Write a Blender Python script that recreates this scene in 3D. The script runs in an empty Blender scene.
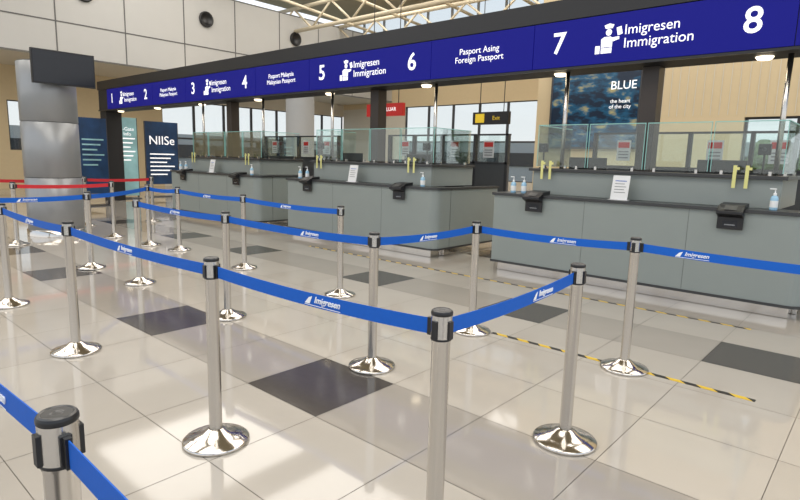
import bpy, bmesh, math, random
from mathutils import Vector, Matrix
random.seed(4)
sc = bpy.context.scene
sc.view_settings.view_transform = 'Standard'
sc.view_settings.look = 'None'

# ---------------------------------------------------------------- materials
def mat(name, col, rough=0.5, metal=0.0, emis=None, es=0.0, noise=0.0, nscale=8.0, spec=0.5, coat=0.0, stretch=None):
    m = bpy.data.materials.new(name); m.use_nodes = True
    nt = m.node_tree; b = nt.nodes['Principled BSDF']
    c = (col[0], col[1], col[2], 1)
    b.inputs['Base Color'].default_value = c
    b.inputs['Roughness'].default_value = rough
    b.inputs['Metallic'].default_value = metal
    b.inputs['Specular IOR Level'].default_value = spec
    b.inputs['Coat Weight'].default_value = coat
    if emis:
        b.inputs['Emission Color'].default_value = (emis[0], emis[1], emis[2], 1)
        b.inputs['Emission Strength'].default_value = es
    tc = nt.nodes.new('ShaderNodeTexCoord')
    n = nt.nodes.new('ShaderNodeTexNoise'); n.inputs['Scale'].default_value = nscale
    n.inputs['Detail'].default_value = 4
    if stretch:
        mp = nt.nodes.new('ShaderNodeMapping'); mp.inputs['Scale'].default_value = stretch
        nt.links.new(tc.outputs['Object'], mp.inputs['Vector']); nt.links.new(mp.outputs['Vector'], n.inputs['Vector'])
    else:
        nt.links.new(tc.outputs['Object'], n.inputs['Vector'])
    mx = nt.nodes.new('ShaderNodeMix'); mx.data_type = 'RGBA'
    k = max(noise, 0.02)
    mx.inputs[6].default_value = (col[0]*(1-k), col[1]*(1-k), col[2]*(1-k), 1)
    mx.inputs[7].default_value = (min(1, col[0]*(1+k)), min(1, col[1]*(1+k)), min(1, col[2]*(1+k)), 1)
    nt.links.new(n.outputs['Fac'], mx.inputs[0]); nt.links.new(mx.outputs[2], b.inputs['Base Color'])
    return m

def glassmat(name, tint=(0.92, 0.97, 0.96), refl=0.10):
    m = bpy.data.materials.new(name); m.use_nodes = True
    nt = m.node_tree; nt.nodes.clear()
    o = nt.nodes.new('ShaderNodeOutputMaterial'); t = nt.nodes.new('ShaderNodeBsdfTransparent')
    t.inputs[0].default_value = (*tint, 1)
    g = nt.nodes.new('ShaderNodeBsdfGlossy'); g.inputs['Roughness'].default_value = 0.02
    lw = nt.nodes.new('ShaderNodeLayerWeight'); lw.inputs[0].default_value = 0.2
    ad = nt.nodes.new('ShaderNodeMath'); ad.operation = 'MULTIPLY_ADD'
    ad.inputs[1].default_value = 0.6; ad.inputs[2].default_value = refl*0.5
    mx = nt.nodes.new('ShaderNodeMixShader')
    nt.links.new(lw.outputs['Fresnel'], ad.inputs[0]); nt.links.new(ad.outputs[0], mx.inputs[0])
    nt.links.new(t.outputs[0], mx.inputs[1]); nt.links.new(g.outputs[0], mx.inputs[2]); nt.links.new(mx.outputs[0], o.inputs[0])
    return m

M = dict(
 tileA=mat('tile_light', (.47,.435,.385), .06, noise=.04, nscale=3, spec=.65),
 tileB=mat('tile_light_b', (.45,.415,.365), .07, noise=.05, nscale=3, spec=.65),
 tileC=mat('tile_mid', (.36,.33,.29), .07, noise=.06, nscale=3, spec=.65),
 tileD=mat('tile_dark', (.075,.067,.060), .12, noise=.12, nscale=20),
 grout=mat('grout', (.18,.16,.14), .8),
 steel=mat('brushed_steel', (.62,.60,.57), .22, 1.0, noise=.06, nscale=40, stretch=(1,1,.05)),
 steelbase=mat('polished_steel', (.64,.61,.57), .13, 1.0),
 black=mat('black_plastic', (.012,.012,.014), .35),
 capgrey=mat('cap_grey', (.10,.10,.10), .35, .4),
 blackmatt=mat('black_matt', (.010,.010,.012), .6),
 beltblue=mat('belt_blue', (.006,.115,.55), .6, noise=.06, nscale=60, spec=.3),
 beltred=mat('belt_red', (.60,.02,.03), .55, noise=.06, nscale=60),
 white=mat('white_print', (.85,.87,.9), .5, emis=(1,1,1), es=.08),
 signblue=mat('sign_blue', (.004,.005,.16), .55, emis=(.006,.008,.40), es=.24, spec=.2),
 signwhite=mat('sign_white', (.9,.9,.95), .4, emis=(1,1,1), es=.6),
 grey=mat('counter_laminate', (.265,.30,.29), .38, noise=.03, nscale=5),
 greyd=mat('counter_seam', (.10,.11,.11), .5),
 ledge=mat('counter_ledge', (.04,.042,.045), .3),
 cream=mat('cream_wall', (.66,.53,.33), .6, noise=.04),
 creamlt=mat('cream_light', (.66,.61,.52), .6, noise=.04),
 panel=mat('panel_grey', (.50,.50,.49), .4, noise=.03, nscale=2),
 seam=mat('panel_seam', (.12,.12,.12), .6),
 ceil=mat('ceiling_paint', (.42,.35,.23), .7, noise=.06),
 truss=mat('truss_paint', (.68,.60,.45), .5),
 colgrey=mat('column_cladding', (.30,.31,.32), .35, .35, noise=.03),
 colcon=mat('column_light', (.36,.37,.38), .5),
 screen=mat('dark_screen', (.008,.010,.016), .12),
 frame=mat('window_frame', (.05,.05,.055), .4),
 framelt=mat('window_frame_light', (.45,.45,.44), .4),
 glass=glassmat('clear_glass'),
 winglass=glassmat('window_glass', (.84,.87,.88), .05),
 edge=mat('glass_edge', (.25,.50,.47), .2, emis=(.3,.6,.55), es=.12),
 yellow=mat('yellow_tape', (.80,.58,.03), .5, emis=(.8,.6,.05), es=.05),
 paleyel=mat('pale_yellow_sticker', (.74,.72,.28), .5),
 paper=mat('paper', (.78,.79,.80), .5),
 lamp=mat('lamp_glow', (1,.9,.7), .4, emis=(1,.85,.6), es=4),
 sanit=mat('sanitizer_liquid', (.35,.60,.80), .1, noise=.02),
 sanitw=mat('sanitizer_pump', (.85,.87,.88), .3),
 navy=mat('poster_navy', (.012,.045,.12), .35, noise=.8, nscale=3),
 teal=mat('poster_teal', (.30,.55,.60), .4, noise=.5, nscale=2),
 red=mat('sign_red', (.45,.02,.02), .4, emis=(.8,.05,.03), es=.1),
 leaf=mat('leaves', (.09,.17,.045), .8, noise=.6, nscale=6),
 bark=mat('bark', (.12,.08,.05), .9, noise=.3),
 ground=mat('ground', (.28,.30,.25), .9, noise=.2, nscale=.5),
 brown=mat('post_brownblack', (.035,.026,.022), .4),
 deskwood=mat('desk_dark', (.05,.045,.045), .4),
 part=mat('partition_dark', (.10,.105,.11), .5, noise=.05),
 outbld=mat('outside_building', (.50,.50,.49), .8, noise=.1, nscale=.5),
 fabric=mat('chair_fabric', (.02,.02,.024), .85),
)
# city-night poster
pm = bpy.data.materials.new('night_city_poster'); pm.use_nodes = True
nt = pm.node_tree; b = nt.nodes['Principled BSDF']
tc = nt.nodes.new('ShaderNodeTexCoord'); mp=nt.nodes.new('ShaderNodeMapping'); mp.inputs['Scale'].default_value=(1.2,1,2.6)
v = nt.nodes.new('ShaderNodeTexNoise'); v.inputs['Scale'].default_value = 2.6; v.inputs['Detail'].default_value = 8
cr = nt.nodes.new('ShaderNodeValToRGB'); e = cr.color_ramp.elements
e[0].position = .42; e[0].color = (.004, .012, .028, 1); e[1].position = .74; e[1].color = (.34, .29, .12, 1)
x = cr.color_ramp.elements.new(.57); x.color = (.008, .07, .14, 1)
nt.links.new(tc.outputs['Object'], mp.inputs[0]); nt.links.new(mp.outputs[0], v.inputs['Vector']); nt.links.new(v.outputs['Fac'], cr.inputs[0]); nt.links.new(cr.outputs[0], b.inputs['Base Color'])
nt.links.new(cr.outputs[0], b.inputs['Emission Color']); b.inputs['Emission Strength'].default_value = .4; b.inputs['Roughness'].default_value = .25
M['citynight'] = pm
# hazard tape
hm = bpy.data.materials.new('hazard_tape'); hm.use_nodes = True
nt = hm.node_tree; b = nt.nodes['Principled BSDF']
tc = nt.nodes.new('ShaderNodeTexCoord'); w = nt.nodes.new('ShaderNodeTexWave'); w.wave_type = 'BANDS'; w.bands_direction = 'DIAGONAL'; w.inputs['Scale'].default_value = 3.0
cr = nt.nodes.new('ShaderNodeValToRGB'); cr.color_ramp.interpolation = 'CONSTANT'
cr.color_ramp.elements[0].color = (.015,.015,.015,1); cr.color_ramp.elements[1].position = .5; cr.color_ramp.elements[1].color = (.66,.45,.03,1)
nt.links.new(tc.outputs['Object'], w.inputs['Vector']); nt.links.new(w.outputs['Fac'], cr.inputs[0]); nt.links.new(cr.outputs[0], b.inputs['Base Color'])
M['hazard'] = hm

# ---------------------------------------------------------------- mesh builder
class MB:
    def __init__(s): s.v=[]; s.f=[]; s.m=[]; s.sm=[]; s.names=[]
    def mi(s, k):
        if k not in s.names: s.names.append(k)
        return s.names.index(k)
    def quad(s, pts, k, smooth=False):
        i=len(s.v); s.v+= [tuple(p) for p in pts]; s.f.append(tuple(range(i,i+len(pts)))); s.m.append(s.mi(k)); s.sm.append(smooth)
    def box(s, x0,x1,y0,y1,z0,z1,k):
        i=len(s.v)
        s.v += [(x0,y0,z0),(x1,y0,z0),(x1,y1,z0),(x0,y1,z0),(x0,y0,z1),(x1,y0,z1),(x1,y1,z1),(x0,y1,z1)]
        for f in ((0,3,2,1),(4,5,6,7),(0,1,5,4),(1,2,6,5),(2,3,7,6),(3,0,4,7)):
            s.f.append(tuple(i+a for a in f)); s.m.append(s.mi(k)); s.sm.append(False)
        return s
    def lathe(s, prof, cx, cy, k, seg=32, cz=0, smooth=True):
        i=len(s.v); n=len(prof)
        for j in range(seg):
            a=2*math.pi*j/seg
            for r,z in prof: s.v.append((cx+r*math.cos(a), cy+r*math.sin(a), cz+z))
        for j in range(seg):
            j2=(j+1)%seg
            for q in range(n-1):
                s.f.append((i+j*n+q, i+j2*n+q, i+j2*n+q+1, i+j*n+q+1)); s.m.append(s.mi(k)); s.sm.append(smooth)
    def tube(s, p0, p1, r, k, seg=12, caps=True):
        p0=Vector(p0); p1=Vector(p1); d=(p1-p0).normalized()
        a=d.orthogonal().normalized(); b=d.cross(a); i=len(s.v)
        for p in (p0,p1):
            for j in range(seg):
                t=2*math.pi*j/seg; s.v.append(tuple(p+a*math.cos(t)*r+b*math.sin(t)*r))
        for j in range(seg):
            j2=(j+1)%seg; s.f.append((i+j,i+j2,i+seg+j2,i+seg+j)); s.m.append(s.mi(k)); s.sm.append(True)
        if caps:
            s.f.append(tuple(i+j for j in reversed(range(seg)))); s.m.append(s.mi(k)); s.sm.append(False)
            s.f.append(tuple(i+seg+j for j in range(seg))); s.m.append(s.mi(k)); s.sm.append(False)
    def obj(s, name, parent=None, bevel=0):
        me=bpy.data.meshes.new(name); me.from_pydata(s.v,[],s.f)
        for k in s.names: me.materials.append(M[k])
        for p,mi,sm in zip(me.polygons,s.m,s.sm): p.material_index=mi; p.use_smooth=sm
        me.update(); o=bpy.data.objects.new(name,me); sc.collection.objects.link(o)
        if parent: o.parent=parent
        if bevel:
            bv=o.modifiers.new('bevel','BEVEL'); bv.width=bevel; bv.segments=2; bv.limit_method='ANGLE'
        return o
def empty(name):
    e=bpy.data.objects.new(name,None); e.empty_display_size=.1; sc.collection.objects.link(e); return e
def text(body, loc, size, k, parent, rotz=0, name='lettering', align='CENTER', bold=0.0, shear=0.0, ls=1.0):
    c=bpy.data.curves.new(name,'FONT'); c.body=body; c.size=size; c.align_x=align; c.align_y='CENTER'
    c.extrude=.0015; c.offset=bold; c.shear=shear; c.space_line=ls; c.materials.append(M[k]); c.resolution_u=4
    o=bpy.data.objects.new(name,c); sc.collection.objects.link(o)
    o.location=loc; o.rotation_euler=(math.pi/2,0,rotz); o.parent=parent; return o

# ---------------------------------------------------------------- room shell
XL, XLL, XR, YF, YB, YB2, ZC = -22.0, -26.0, 6.0, -6.0, 24.0, 13.0, 9.5
fb=MB(); fb.quad([(XLL,YF,-.004),(XR,YF,-.004),(XR,YB,-.004),(XLL,YB,-.004)],'grout')
g=.002
darkn={9,6,3,0,-3,-7,-10,-14,-17,-20,-24,-27,-30}
n0=int((XLL+2.82)/.72)-1
for n in range(n0,14):
    for m in range(-13,33):
        cx=-2.82+.72*n; cy=2.42+.705*m
        x0,x1,y0,y1=cx-.36+g,cx+.36-g,cy-.3525+g,cy+.3525-g
        if x1<XLL or x0>XR or y1<YF or y0>YB: continue
        x0=max(x0,XLL);x1=min(x1,XR);y0=max(y0,YF);y1=min(y1,YB)
        h=random.random()
        k='tileA' if h<.6 else 'tileB'
        if m%4==0: k='tileD' if (n in darkn and not (n==3 and m==0)) else 'tileC'
        fb.quad([(x0,y0,0),(x1,y0,0),(x1,y1,0),(x0,y1,0)],k)
fb.obj('floor')
MB().box(-70,60,-50,80,-.3,-.06,'ground').obj('ground')
MB().box(XLL-.3,XR,YF,YB+.3,ZC,ZC+.2,'ceil').obj('ceiling')

# upper panelled bulkhead on the far left
pb=MB(); pb.box(XL-.25,XL,YF,YB,4.7,8.0,'panel')
y=.2-4.6
while y<YB:
    pb.box(XL,XL+.012,y-.02,y+.02,4.7,8.0,'seam'); y+=2.3
for z in (4.72,5.85,7.97): pb.box(XL,XL+.014,YF,YB,z-.02,z+.02,'seam')
pb.box(XLL,XL-.25,YF,YB,4.7,4.8,'creamlt')
pb.obj('wall_left_upper')
for yy in (3.4,8.05,12.65,17.2):
    s=MB()
    prof=[(0,.0),(.20,.0),(.23,.05),(.28,.09),(.31,.06),(.31,0)]
    s.lathe([(r,z) for r,z in prof],0,0,'black',28)
    o=s.obj('wall_speaker'); o.rotation_euler=(0,math.pi/2,0); o.location=(XL+.015,yy,6.95)

# left lower wall with windows
wl=MB()
wl.box(XLL-.25,XLL,YF,6.5,0,4.7,'cream'); wl.box(XLL-.25,XLL,7.7,12.6,0,4.7,'cream')
wl.box(XLL-.25,XLL,6.5,7.7,0,1.5,'cream'); wl.box(XLL-.25,XLL,6.5,7.7,3.4,4.7,'cream')
wl.box(XLL-.25,XLL,12.6,YB,0,.5,'creamlt'); wl.box(XLL-.25,XLL,12.6,YB,4.0,4.7,'creamlt')
wl.obj('wall_left')
def window(name, axis, fixed, a0, a1, z0, z1, nx, nz, fk='frame'):
    w=MB()
    def bx(u0,u1,za,zb,t,k):
        if axis=='x': w.box(fixed-t,fixed+t,u0,u1,za,zb,k)
        else: w.box(u0,u1,fixed-t,fixed+t,za,zb,k)
    bx(a0,a1,z0,z1,.006,'winglass')
    for i in range(nx+1):
        u=a0+(a1-a0)*i/nx; bx(max(a0,u-.05),min(a1,u+.05),z0,z1,.05,fk)
    for i in range(nz+1):
        z=z0+(z1-z0)*i/nz; bx(a0,a1,max(z0,z-.04),min(z1,z+.04),.045,fk)
    return w.obj(name)
window('window_1','x',XLL-.12,12.6,YB,.5,4.0,7,2)
window('window_4','x',XLL-.12,6.5,7.7,1.5,3.4,1,1)

# back wall (far) with windows and right-hand nearer back wall
wb=MB(); x0,x1=XLL,-7.0
wb.box(x0,x1,YB,YB+.25,0,.6,'creamlt'); wb.box(x0,x1,YB,YB+.25,4.4,7.6,'cream'); wb.box(x0,x1,YB,YB+.25,9.3,ZC,'cream')
wb.box(x0,-21.0,YB,YB+.25,.6,4.4,'creamlt'); wb.box(-8,x1,YB,YB+.25,.6,4.4,'creamlt')
wb.obj('wall_back_far')
window('window_2','y',YB+.12,-21.0,-8.0,.6,4.4,8,2)
window('added_clerestory','y',YB+.12,XLL,-7.0,7.6,9.3,12,1,'framelt')  # clerestory glazing added to put bright sky behind the trusses
wr=MB(); wr.box(-7.0,-6.8,YB2+.25,YB,0,ZC,'cream')
wr.obj('wall_return')
wn=MB()
wn.box(-7.0,-2.45,YB2,YB2+.25,0,ZC,'cream'); wn.box(-2.45,1.2,YB2,YB2+.25,0,.95,'cream'); wn.box(-2.45,1.2,YB2,YB2+.25,2.55,ZC,'cream'); wn.box(1.2,XR,YB2,YB2+.25,0,ZC,'cream')
for i in range(20):
    xx=-4.2+i*.16
    wn.box(xx,xx+.012,YB2-.012,YB2,2.6,4.6,'creamlt')
wn.obj('wall_back')
window('window_3','y',YB2+.12,-2.45,1.2,.95,2.55,4,1)

# roof trusses
def truss(name, y, z0=7.0, z1=8.0):
    t=MB()
    for z,r in ((z0,.09),(z1,.09)): t.tube((XLL,y,z),(-7.0,y,z),r,'truss',8)
    xe=-7.0; x=XLL; up=True
    while x<xe-.1:
        xa=min(x+1.3,xe); t.tube((x,y,z0 if up else z1),(xa,y,z1 if up else z0),.05,'truss',6); x=xa; up=not up
    return t.obj(name)
for yy in (20.0,22.5): truss('roof_truss',yy)
for yy in (17.2,): truss('roof_truss',yy,7.3,8.3)
t=MB()
for xx in range(-21,-7,3):
    t.tube((xx,14,8.35),(xx,YB,7.7),.07,'truss',8)
t.obj('roof_purlins')

# ---------------------------------------------------------------- immigration sign canopy
CX=[-2.48-4.78*k for k in range(4)]
SY=7.2
sg=empty('immigration_sign_canopy')
s=MB(); SX0,SX1=-19.0,3.2
s.box(SX0,SX1,SY,SY+.5,2.77,3.66,'blackmatt')
s.box(SX0,SX1,SY-.03,SY,3.40,3.66,'black'); s.box(SX0,SX1,SY-.03,SY,2.77,2.80,'black')
s.box(SX0,SX0+.45,SY+.02,SY+.48,0,2.77,'blackmatt')
s.obj('canopy_body',sg)
s=MB(); 
texts={0:'Pasport Asing\nForeign Passport',1:'Pasport Malaysia\nMalaysian Passport',2:'Pasport Malaysia\nMalaysian Passport',3:None}
for k,cx in enumerate(CX):
    s.box(cx-1.49,cx+1.49,SY-.02,SY,2.81,3.39,'signblue')
    if k<3: s.box(cx-3.28,cx-1.50,SY-.02,SY,2.81,3.39,'signblue')
s.box(CX[0]+1.50,CX[0]+3.28,SY-.02,SY,2.81,3.39,'signblue'); s.box(CX[0]+3.29,SX1,SY-.02,SY,2.81,3.39,'signblue')
s.obj('sign_panels',sg)
def icon(cx,cz,sc_):
    s=MB(); y=SY-.024
    def P(pts,k='signwhite',dy=0): s.quad([(cx+a*sc_,y-dy,cz+b_*sc_) for a,b_ in pts],k)
    P([(.07*math.cos(t*math.pi/8),.14+.075*math.sin(t*math.pi/8)) for t in range(16)])
    P([(-.08,.225),(.08,.225),(.115,.30),(0,.335),(-.115,.30)])
    P([(-.16,-.32),(.09,-.32),(.10,.0),(.05,.045),(-.10,.045),(-.17,.0)])
    P([(.09,.02),(.11,-.07),(.25,-.03),(.25,.03)])
    P([(.21,.05),(.32,.08),(.28,.25),(.17,.22)])
    P([(-.30,-.32),(-.19,-.32),(-.19,-.14),(-.30,-.14)])
    P([(-.16,-.20),(.09,-.20),(.09,-.185),(-.16,-.185)],'signblue',.001)
    s.obj('officer_pictogram',sg)
for k,cx in enumerate(CX):
    text(str(7-2*k),(cx-1.12,SY-.025,3.10),.38,'signwhite',sg,name='number',bold=.005)
    text(str(8-2*k),(cx+1.10,SY-.025,3.10),.38,'signwhite',sg,name='number',bold=.005)
    icon(cx-.46,3.10,.54)
    text('Imigresen\nImmigration',(cx-.27,SY-.025,3.10),.165,'signwhite',sg,align='LEFT',name='lettering',bold=0,ls=.95)
    if texts[k]: text(texts[k],(cx-2.39,SY-.025,3.10),.125,'signwhite',sg,name='lettering',bold=0,ls=.95)
s=MB()
for cx in CX:
    for dx in (-1.2,1.2): s.lathe([(0,-.03),(.07,-.03),(.09,0)],cx+dx,SY+.25,'lamp',16,cz=2.765)
s.obj('downlights',sg)

# ---------------------------------------------------------------- counters
YFc=6.9
def prism(mb, pts, z0, z1, k, smooth_from=None):
    n=len(pts); i=len(mb.v)
    for z in (z0,z1):
        for p in pts: mb.v.append((p[0],p[1],z))
    for j in range(n):
        j2=(j+1)%n; mb.f.append((i+j,i+j2,i+n+j2,i+n+j)); mb.m.append(mb.mi(k)); mb.sm.append(False)
    mb.f.append(tuple(i+j for j in reversed(range(n)))); mb.m.append(mb.mi(k)); mb.sm.append(False)
    mb.f.append(tuple(i+n+j for j in range(n))); mb.m.append(mb.mi(k)); mb.sm.append(False)
def rounded(x0,x1,y0,y1,r=.16,n=8):
    pts=[(x0,y1),(x0,y0)]
    for j in range(n+1):
        a=-math.pi/2+math.pi/2*j/n
        pts.append((x1-r+r*math.cos(a), y0+r+r*math.sin(a)))
    pts.append((x1,y1)); return pts
def counter(cx):
    root=empty('immigration_counter')
    x0,x1=cx-1.82,cx+1.9
    c=MB()
    c.box(x0+.06,x1-.12,YFc+.08,YFc+.36,0,.13,'steelbase')
    prism(c,rounded(x0,x1,YFc,YFc+.40),.13,1.085,'grey')
    c.box(x0,x0+.08,YFc+.40,YFc+1.8,.13,1.085,'grey'); c.box(x1-.08,x1,YFc+.40,YFc+1.8,.13,1.085,'grey')
    c.box(x0+.05,x0+.1,YFc+.4,YFc+1.78,0,.13,'steelbase'); c.box(x1-.12,x1-.07,YFc+.36,YFc+1.78,0,.13,'steelbase')
    c.obj('cabinet',root,.006)
    c=MB()
    prism(c,rounded(x0-.01,x1+.012,YFc-.012,YFc+.40,.17),.125,.155,'ledge'); c.box(x1,x1+.012,YFc+.4,YFc+1.8,.125,.155,'ledge')
    for fx in (.36,.69): 
        xx=x0+(x1-x0)*fx; c.box(xx-.002,xx+.002,YFc-.002,YFc,.16,1.085,'greyd')
    c.box(x1,x1+.002,YFc+.40,YFc+.406,.16,1.085,'greyd')
    prism(c,rounded(x0-.02,x1+.03,YFc-.03,YFc+.40,.19),1.085,1.12,'ledge')
    c.box(x1-.10,x1+.03,YFc+.40,YFc+1.8,1.09,1.12,'ledge'); c.box(x0-.02,x0+.10,YFc+.40,YFc+1.8,1.09,1.12,'ledge')
    c.obj('ledge_and_trim',root,.003)
    c=MB()
    xa,xb=x0+.42,x1-.35
    c.box(xa,xb,YFc+.32,YFc+.40,1.12,1.44,'grey')
    c.box(xa,xa+.06,YFc+.40,YFc+1.5,1.12,1.44,'grey'); c.box(xb-.06,xb,YFc+.40,YFc+1.5,1.12,1.44,'grey')
    c.obj('upper_tier',root,.005)
    c=MB()
    c.box(xa-.05,xb+.05,YFc+.27,YFc+.52,1.435,1.475,'ledge')
    c.box(xa-.05,xa+.12,YFc+.52,YFc+1.5,1.435,1.475,'ledge'); c.box(xb-.12,xb+.05,YFc+.52,YFc+1.5,1.435,1.475,'ledge')
    c.box(x0+.1,x1-.1,YFc+.55,YFc+1.15,.74,.78,'deskwood')
    c.obj('tier_cap_and_desk',root,.004)
    # glass
    c=MB(); n=4; yg=YFc+.38
    for i in range(n):
        a=xa+(xb-xa)*i/n+.012; b_=xa+(xb-xa)*(i+1)/n-.012
        c.box(a,b_,yg-.005,yg+.005,1.50,2.06,'glass')
    for xx in (xa+.02,xb-.02): c.box(xx-.005,xx+.005,yg+.02,yg+1.05,1.50,2.06,'glass')
    c.obj('glass_screen',root)
    c=MB()
    for i in range(n):
        a=xa+(xb-xa)*i/n+.012; b_=xa+(xb-xa)*(i+1)/n-.012
        c.box(a,b_,yg-.006,yg+.006,2.06,2.07,'edge')
        for xx in (a,b_-.008): c.box(xx,xx+.006,yg-.006,yg+.006,1.50,2.06,'edge')
        for xx in (a+.12,b_-.12): c.box(xx-.015,xx+.015,yg-.02,yg+.02,1.47,1.52,'steel')
    for xx in (xa+.02,xb-.02):
        c.box(xx-.006,xx+.006,yg+.02,yg+1.05,2.06,2.07,'edge')
        for yy in (.2,.9): c.box(xx-.015,xx+.015,yg+yy-.015,yg+yy+.015,1.47,1.52,'steel')
    c.obj('glass_fittings',root)
    # support column to canopy
    c=MB(); c.box(cx-.10,cx+.10,SY+.25,SY+.47,.0,2.77,'brown'); 
    c.obj('support_post',root,.006)
    c=MB()
    for xx in (x1-.45,x0+.75): c.tube((xx,SY+.20,1.475),(xx,SY+.20,2.77),.028,'steel',14)
    c.obj('slim_posts',root)
    # rear partition with notices, added to darken the background behind the counter
    c=MB(); c.box(x0+.3,x1-.3,YFc+2.6,YFc+2.66,.05,1.50,'part'); c.box(x0+.3,x1-.3,YFc+2.62,YFc+2.64,1.50,2.05,'glass')
    for xx in (x0+.3,cx-.8,cx-.03,cx+.8,x1-.36): c.box(xx,xx+.05,YFc+2.58,YFc+2.68,0,2.08,'frame')
    c.box(x0+.3,x1-.3,YFc+2.58,YFc+2.68,1.50,1.54,'frame'); c.box(x0+.3,x1-.3,YFc+2.58,YFc+2.68,2.05,2.08,'frame')
    for dx,w_,k_ in ((-1.1,.22,'paper'),(.25,.22,'paper'),(1.05,.24,'paper')):
        c.box(cx+dx,cx+dx+w_,YFc+2.57,YFc+2.58,1.62,1.95,k_); c.box(cx+dx+.02,cx+dx+w_-.02,YFc+2.565,YFc+2.57,1.83,1.92,'red')
        for q in range(3): c.box(cx+dx+.03,cx+dx+w_-.03,YFc+2.566,YFc+2.57,1.66+q*.05,1.68+q*.05,'colgrey')
    c.obj('added_rear_partition',root)
    # yellow tapes on glass
    c=MB()
    for dx in (-1.17,1.17):
        for q in (-.07,.05):
            c.box(cx+dx+q-.018,cx+dx+q+.018,YFc+.26,YFc+.265,1.33,1.58,'paleyel')
            c.box(cx+dx+q-.018,cx+dx+q+.045,YFc+.258,YFc+.263,1.53,1.56,'paleyel')
    c.obj('yellow_stickers',root)
    # devices
    for dx in (-1.17,1.17):
        r=empty('fingerprint_scanner')
        x=cx+dx; z=1.125
        d=MB(); y=YFc-.032
        w=.125
        prof=[(y+.20,z+.0),(y+.20,z+.05),(y+.02,z+.035),(y-.11,z-.03),(y-.11,z-.06),(y-.015,z-.10),(y-.015,z-.23),(y-.0,z-.23),(y-.0,z+.0)]
        i=len(d.v)
        for sx in (-w,w):
            for (a,b_) in prof: d.v.append((x+sx,a,b_))
        npf=len(prof)
        for q in range(npf):
            q2=(q+1)%npf; d.f.append((i+q,i+npf+q,i+npf+q2,i+q2)); d.m.append(d.mi('black')); d.sm.append(False)
        d.f.append(tuple(i+q for q in range(npf))); d.m.append(0); d.sm.append(False)
        d.f.append(tuple(i+npf+q for q in reversed(range(npf)))); d.m.append(0); d.sm.append(False)
        d.obj('housing',r,.004)
        d=MB(); 
        d.quad([(x-.06,y+.0,z+.031),(x+.06,y+.0,z+.031),(x+.06,y-.09,z-.014),(x-.06,y-.09,z-.014)],'capgrey')
        d.box(x-.07,x+.07,y-.018,y-.0155,z-.20,z-.135,'screen')
        d.box(x-.05,x+.05,y-.02,y-.018,z-.185,z-.175,'colgrey')
        d.obj('sensor_pad',r)
        # monitor on the officer's desk, part of the booth
        d=MB(); mx=cx+dx*.72; my=YFc+.85
        d.box(mx-.12,mx+.12,my-.08,my+.08,.78,.795,'black'); d.box(mx-.025,mx+.025,my-.01,my+.02,.795,1.25,'black')
        d.box(mx-.27,mx+.27,my-.03,my,1.26,1.64,'black'); d.box(mx-.255,mx+.255,my,my+.004,1.275,1.625,'screen')
        d.obj('desk_monitor',root,.004)
        # chair
        r=empty('office_chair'); d=MB(); qx=mx; qy=YFc+1.7
        for a in range(5):
            t=a*2*math.pi/5; d.tube((qx,qy,.09),(qx+.28*math.cos(t),qy+.28*math.sin(t),.06),.02,'black',8)
            d.lathe([(0,0),(.03,.0),(.03,.05),(0,.05)],qx+.28*math.cos(t),qy+.28*math.sin(t),'black',10)
        d.tube((qx,qy,.08),(qx,qy,.46),.03,'steel',10)
        d.box(qx-.24,qx+.24,qy-.24,qy+.22,.45,.54,'fabric'); d.box(qx-.22,qx+.22,qy+.22,qy+.29,.62,1.28,'fabric'); d.box(qx-.04,qx+.04,qy+.2,qy+.31,.45,.7,'black')
        for sx in (-.27,.27): d.box(qx+sx-.025,qx+sx+.025,qy-.15,qy+.15,.68,.71,'black'); d.box(qx+sx-.02,qx+sx+.02,qy-.02,qy+.02,.5,.68,'black')
        d.obj('chair_body',r,.02)
        # passenger camera standing on the tier
        d=MB(); wx=cx+dx+.16*(1 if dx>0 else -1); wy=YFc+.46
        d.box(wx-.05,wx+.05,wy-.03,wy+.03,1.475,1.49,'black'); d.tube((wx,wy,1.47),(wx,wy,1.72),.012,'black',8)
        d.box(wx-.06,wx+.06,wy-.045,wy+.02,1.70,1.82,'black'); d.tube((wx,wy-.06,1.76),(wx,wy-.045,1.76),.025,'screen',12)
        d.obj('passenger_camera',root,.005)
    # sanitizers
    for dx in (-1.60,-1.48,1.52):
        d=MB(); x=cx+dx; y=YFc+.14+(.08 if dx==-1.48 else 0)
        d.lathe([(0,0),(.036,0),(.038,.01),(.038,.12),(.030,.145),(.014,.155)],x,y,'sanit',20,cz=1.121)
        d.lathe([(.014,.15),(.016,.152),(.016,.18),(.006,.182),(.006,.215),(.012,.217),(.012,.228),(0,.228)],x,y,'sanitw',14,cz=1.121)
        d.box(x-.05,x+.005,y-.007,y+.007,1.338,1.350,'sanitw')
        d.lathe([(.0386,.03),(.0386,.10)],x,y,'sanitw',20,cz=1.121)
        d.obj('hand_sanitizer_bottle')
    # notice holder
    r=empty('notice_holder'); d=MB(); x=cx-.10; y=YFc+.12
    d.box(x-.12,x+.12,y-.04,y+.05,1.121,1.127,'paper')
    d.quad([(x-.105,y-.01,1.127),(x+.105,y-.01,1.127),(x+.105,y+.05,1.42),(x-.105,y+.05,1.42)],'paper')
    d.quad([(x-.105,y+.055,1.42),(x+.105,y+.055,1.42),(x+.105,y,1.127),(x-.105,y,1.127)],'paper')
    for q in range(5):
        zz=1.35-q*.035; yy=y-.01+.06*(zz-1.127)/.293-.002
        d.box(x-.07,x+.07-.02*(q%2),yy-.001,yy,zz,zz+.008,'colgrey' if q else 'beltblue')
    d.obj('notice_card',r)
for cx in CX[:3]: counter(cx)

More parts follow.
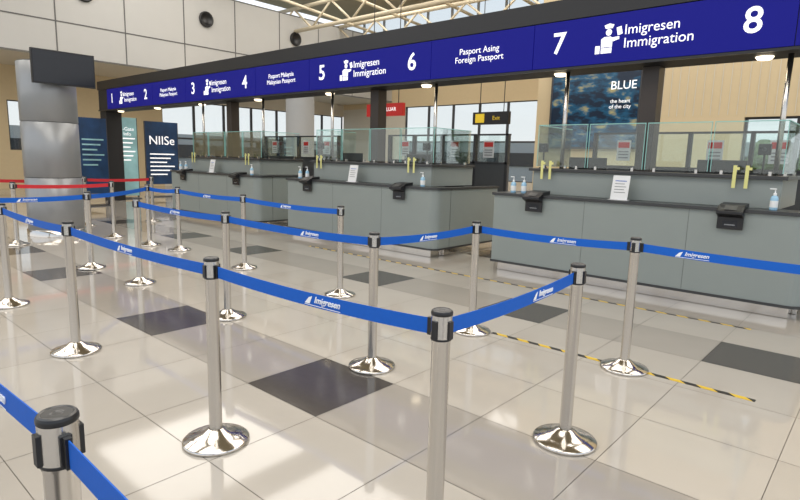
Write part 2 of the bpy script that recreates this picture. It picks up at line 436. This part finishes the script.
# ---------------------------------------------------------------- stanchions
def stanchion(x,y):
    r=empty('retractable_belt_post')
    s=MB()
    s.lathe([(0,.0),(.172,.0),(.176,.004),(.176,.014),(.170,.02),(.12,.035),(.07,.055),(.05,.072),(.037,.078)],x,y,'steelbase',48)
    s.obj('weighted_base',r)
    s=MB()
    s.lathe([(.034,.07),(.034,.90),(.0365,.905),(.0365,.915)],x,y,'steel',28)
    s.lathe([(.0385,.915),(.0385,1.004)],x,y,'steel',28)
    s.obj('pole',r)
    s=MB()
    s.lathe([(.036,.909),(.0392,.911),(.0392,.917),(.038,.919)],x,y,'black',28)
    s.lathe([(.0385,1.002),(.0400,1.004),(.0400,1.013),(.037,1.018)],x,y,'black',28)
    s.lathe([(.029,1.019),(.012,1.019),(.010,1.0175),(0,1.0175)],x,y,'capgrey',28); 
    s.lathe([(.0370,1.0175),(.033,1.022),(.029,1.0185)],x,y,'capgrey',28)
    for dx,dy in ((1,0),(-1,0),(0,1),(0,-1)):
        a,b_=(.005,.012) if dx else (.012,.005)
        s.box(x+dx*.040-a,x+dx*.040+a,y+dy*.040-b_,y+dy*.040+b_,.918,.984,'black')
    s.obj('head',r,.002)
    return r
def belt(root,p,q,color='beltblue',logos=(.55,),gap=.047):
    p=Vector((p[0],p[1])); q=Vector((q[0],q[1])); d=(q-p); L=d.length; d/=L; n=Vector((-d.y,d.x))
    a=p+d*gap; L2=L-2*gap; N=16; s=MB(); t=.0015; z0=.950; h=.030
    sag=lambda u:-.018*4*u*(1-u)
    pts=[(a+d*L2*i/N, z0+sag(i/N)) for i in range(N+1)]
    for i in range(N):
        (A,za),(B,zb)=pts[i],pts[i+1]
        for sg_ in (1,-1):
            o=n*t*sg_
            s.quad([(A.x+o.x,A.y+o.y,za-h),(B.x+o.x,B.y+o.y,zb-h),(B.x+o.x,B.y+o.y,zb+h),(A.x+o.x,A.y+o.y,za+h)],color,True)
        s.quad([(A.x+n.x*t,A.y+n.y*t,za+h),(A.x-n.x*t,A.y-n.y*t,za+h),(B.x-n.x*t,B.y-n.y*t,zb+h),(B.x+n.x*t,B.y+n.y*t,zb+h)],color,True)
    s.obj('belt',root)
    s=MB()
    for e_ in (p+d*(gap+.004),q-d*(gap+.004)):
        c0=e_-d*.008; c1=e_+d*.008
        for zz0,zz1 in ((.917,.983),):
            pts4=[c0+n*.007,c1+n*.007,c1-n*.007,c0-n*.007]
            s.quad([(v.x,v.y,zz0) for v in reversed(pts4)],'black'); s.quad([(v.x,v.y,zz1) for v in pts4],'black')
            for j in range(4):
                u,v=pts4[j],pts4[(j+1)%4]; s.quad([(u.x,u.y,zz1),(v.x,v.y,zz1),(v.x,v.y,zz0),(u.x,u.y,zz0)],'black')
    s.obj('belt_clip',root)
    if color=='beltblue':
        f=n if n.dot(-((p+q)/2))>0 else -n
        rz=math.atan2(f.x,-f.y)
        for u in logos:
            c=a+d*L2*u+f*.004
            text('Imigresen',(c.x,c.y,z0+sag(u)+.003),.040,'white',root,rotz=rz,name='belt_lettering',shear=.3,bold=.0005)
            tx=Vector((math.cos(rz),math.sin(rz)))
            m_=MB(); c2=c-tx*.118
            def PT(uu,zz): return (c2.x+tx.x*uu,c2.y+tx.y*uu,z0+sag(u)+zz)
            m_.quad([PT(-.02,-.018),PT(.012,-.018),PT(.028,.018),PT(.006,.010)],'white')
            m_.quad([PT(-.02,-.024),PT(.20,-.024),PT(.20,-.021),PT(-.02,-.021)],'white')
            m_.obj('belt_mark',root)
P=dict(A=(-1.23,.35),A0=(-3.2,.30),A1=(.74,.36),B=(-1.17,1.57),C=(-2.62,1.50),G=(-4.65,1.49),K=(-6.52,1.51),K2=(-8.0,1.5),
 D=(-1.235,2.86),F=(-2.80,2.90),I=(-4.70,2.85),L=(-6.65,2.87),N=(-7.95,2.80),R=(-10.65,2.65),
 E=(-1.41,4.26),E2=(.55,4.24),H=(-2.78,4.19),J=(-4.61,4.23),Mm=(-6.64,4.30),O=(-8.58,4.36),Pp=(-9.36,4.23),Q=(-10.62,4.16),
 S1=(-12.6,2.8),S2=(-12.6,4.4),S3=(-12.6,5.8))
ROOT={k:stanchion(*v) for k,v in P.items()}
for a,b_,col,lg in [('A0','A','beltblue',(.8,)),('A','A1','beltblue',(.3,)),('K2','K','beltblue',(.6,)),('K','G','beltblue',(.5,)),('G','C','beltblue',(.5,)),('C','B','beltblue',(.6,)),
   ('B','D','beltblue',(.7,)),('N','K2','beltblue',(.5,)),('L','I','beltblue',(.5,)),('I','F','beltblue',(.65,)),('F','H','beltblue',(.5,)),('H','E','beltblue',(.62,)),
   ('E','E2','beltblue',(.2,.72)),('Mm','J','beltblue',(.5,)),('O','Mm','beltblue',(.5,)),('Pp','O','beltblue',()),('N','Pp','beltblue',()),('R','Q','beltred',()),('S1','S2','beltred',()),('S2','S3','beltred',())]:
    belt(ROOT[a],P[a],P[b_],col,lg)

# floor hazard tapes
MB().box(-2.62,-.54,4.27,4.315,.0005,.002,'hazard').obj('hazard_floor_tape')
MB().box(-7.6,-.9,6.22,6.255,.0005,.002,'hazard').obj('hazard_floor_tape')

# ---------------------------------------------------------------- left column with TV
c=MB(); cx,cy=-11.55,3.52
for z0,z1 in ((.12,1.05),(1.06,2.02),(2.03,3.04)):
    c.lathe([(.44,z0),(.45,z0+.005),(.45,z1-.005),(.44,z1)],cx,cy,'colgrey',48)
c.lathe([(.435,.1),(.435,3.05)],cx,cy,'seam',32); c.lathe([(.47,0),(.47,.12),(.44,.13)],cx,cy,'steelbase',48)
c.lathe([(.45,3.04),(0,3.05)],cx,cy,'colgrey',48)
c.obj('clad_column')
r=empty('wall_television'); d=MB()
d.box(-10.98,-10.92,3.12,4.10,2.64,3.20,'black'); d.box(-10.92,-10.915,3.14,4.08,2.66,3.18,'screen'); d.box(-11.12,-10.98,3.45,3.7,2.8,3.0,'black')
d.obj('television_body',r,.006)

# round column carrying a rear beam
c=MB(); xx,yy=-14.6,11.6
c.lathe([(.48,0),(.48,.1),(.45,.12),(.45,4.5)],xx,yy,'colcon',40); c.box(xx-.52,xx+.52,yy-.52,yy+.52,0,.05,'colcon'); c.obj('round_column')
MB().box(XLL,-7.02,11.35,11.85,4.5,4.85,'creamlt').obj('rear_beam')

# ---------------------------------------------------------------- posters / signs behind
def board(name,x,yc,w,z0,z1,k,body,tcol,size,tz):
    r=empty(name); d=MB()
    d.box(x-.04,x,yc-w/2,yc+w/2,z0,z1,k)
    d.box(x-.05,x+.005,yc-w/2-.02,yc-w/2,z0,z1,'frame'); d.box(x-.05,x+.005,yc+w/2,yc+w/2+.02,z0,z1,'frame')
    for yy in (yc-w/2,yc+w/2-.05): d.box(x-.045,x-.01,yy,yy+.05,0,z0,'frame')
    d.box(x-.25,x+.2,yc-w/2,yc+w/2,0,.03,'frame')
    d.obj('board',r)
    if body: text(body,(x+.004,yc,tz),size,tcol,r,rotz=math.pi/2)
    for q in range(6):
        zz=tz-size*.9-.14*q-.1
        if zz>z0+.1:
            b2=MB(); b2.box(x,x+.004,yc-w*.38,yc+w*(.38-.12*(q%3)),zz,zz+.04,tcol); b2.obj('text_line',r)
board('information_poster',-19.5,9.4,1.15,.45,2.6,'navy','NIISe',"signwhite",.42,1.95)
board('rollup_banner',-19.2,8.1,.62,.1,2.65,'teal','e-Gate\nInfo','signwhite',.16,2.2)
board('advertising_stand',-17.0,6.22,.75,.35,2.45,'navy','','teal',.18,2.1)
d=MB(); d.box(-6.6,-4.45,YB2-.09,YB2-.03,1.9,3.9,'frame'); d.box(-6.55,-4.5,YB2-.10,YB2-.09,1.95,3.85,'citynight'); po=d.obj('city_poster')
text('BLUE',(-4.85,YB2-.105,3.3),.26,'signwhite',po,name='lettering'); text('the heart\nof the city',(-4.9,YB2-.105,2.9),.12,'signwhite',po,name='lettering')
r=empty('hanging_direction_sign'); d=MB(); d.box(-12.0,-10.6,12.0,12.12,2.75,3.10,'red'); 
for xx in (-11.8,-10.8): d.tube((xx,12.06,3.10),(xx,12.06,ZC),.012,'frame',6)
d.obj('sign_box',r); text('KELUAR',(-11.1,11.99,2.93),.15,'signwhite',r)
r=empty('hanging_exit_sign'); d=MB(); d.box(-9.6,-8.4,14.0,14.12,2.6,2.95,'black'); d.box(-9.5,-9.2,13.985,14.0,2.65,2.9,'yellow')
for xx in (-9.4,-8.6): d.tube((xx,14.06,2.95),(xx,14.06,ZC),.012,'frame',6)
d.obj('sign_box',r); text('Exit',(-8.8,13.99,2.77),.16,'yellow',r)

# outside: building across the road and a few trees
c=MB(); c.box(-48,-4,42,46,-.06,3.2,'outbld'); c.box(-48,-4,41.9,42,1.2,2.3,'frame'); c.obj('outside_building')
c=MB(); c.box(-46,-42,-5,40,-.06,3.0,'outbld'); c.box(-42,-41.9,-5,40,1.2,2.2,'frame'); c.obj('outside_building')
def tree(x,y,h,R):
    r=empty('tree'); d=MB(); d.tube((x,y,-.06),(x,y,h),.12,'bark',8); d.obj('trunk',r)
    bm=bmesh.new()
    for i in range(9):
        m_=Matrix.Translation((x+random.uniform(-R,R),y+random.uniform(-R,R),h+random.uniform(-.5,.9)*R))
        bmesh.ops.create_icosphere(bm,subdivisions=3,radius=R*random.uniform(.5,.8),matrix=m_)
    for v_ in bm.verts: v_.co+=Vector([random.uniform(-.09,.09)*R for _ in range(3)])
    me=bpy.data.meshes.new('foliage'); bm.to_mesh(me); bm.free(); me.materials.append(M['leaf'])
    o=bpy.data.objects.new('foliage',me); sc.collection.objects.link(o); o.parent=r
for a in ((-2.6,19,1.5,.6),(-.6,20,1.4,.7),(1.7,20,2.0,1.0)): tree(*a)

# ---------------------------------------------------------------- lights / world
def area(x,y,z,sx,sy,p,col=(1,.95,.88)):
    l=bpy.data.lights.new('ceiling_light','AREA'); l.shape='RECTANGLE'; l.size=sx; l.size_y=sy; l.energy=p; l.color=col
    o=bpy.data.objects.new('ceiling_light',l); o.location=(x,y,z); sc.collection.objects.link(o)
for x in (-18,-11,-4,2.5):
    for y in (0,9.8,17.5): area(x,y,9.2,5.5,5.5,350)
w=bpy.data.worlds.new('daylight'); sc.world=w; w.use_nodes=True
nt=w.node_tree; bg=nt.nodes['Background']
sky=nt.nodes.new('ShaderNodeTexCoord'); sep=nt.nodes.new('ShaderNodeSeparateXYZ'); cr=nt.nodes.new('ShaderNodeValToRGB')
cr.color_ramp.elements[0].position=0; cr.color_ramp.elements[0].color=(.95,.94,.92,1); cr.color_ramp.elements[1].position=.6; cr.color_ramp.elements[1].color=(.65,.76,.92,1)
nt.links.new(sky.outputs['Generated'],sep.inputs[0]); nt.links.new(sep.outputs['Z'],cr.inputs[0]); nt.links.new(cr.outputs[0],bg.inputs[0]); bg.inputs[1].default_value=1.3

# ---------------------------------------------------------------- camera
cam=bpy.data.cameras.new('camera'); co=bpy.data.objects.new('camera',cam); sc.collection.objects.link(co)
th=math.radians(9.23); ph=.027
R=Vector((.751,.660,0)).normalized(); Fh=Vector((-R.y,R.x,0))
F=Fh*math.cos(th)+Vector((0,0,-math.sin(th))); U=R.cross(F)
X=R*math.cos(ph)+U*math.sin(ph); Y=U*math.cos(ph)-R*math.sin(ph); Z=-F
mtx=Matrix(((X.x,Y.x,Z.x,0),(X.y,Y.y,Z.y,0),(X.z,Y.z,Z.z,1.55),(0,0,0,1)))
co.matrix_world=mtx; cam.lens=25.2; cam.sensor_width=36; cam.clip_end=300; cam.clip_start=.02
sc.camera=co
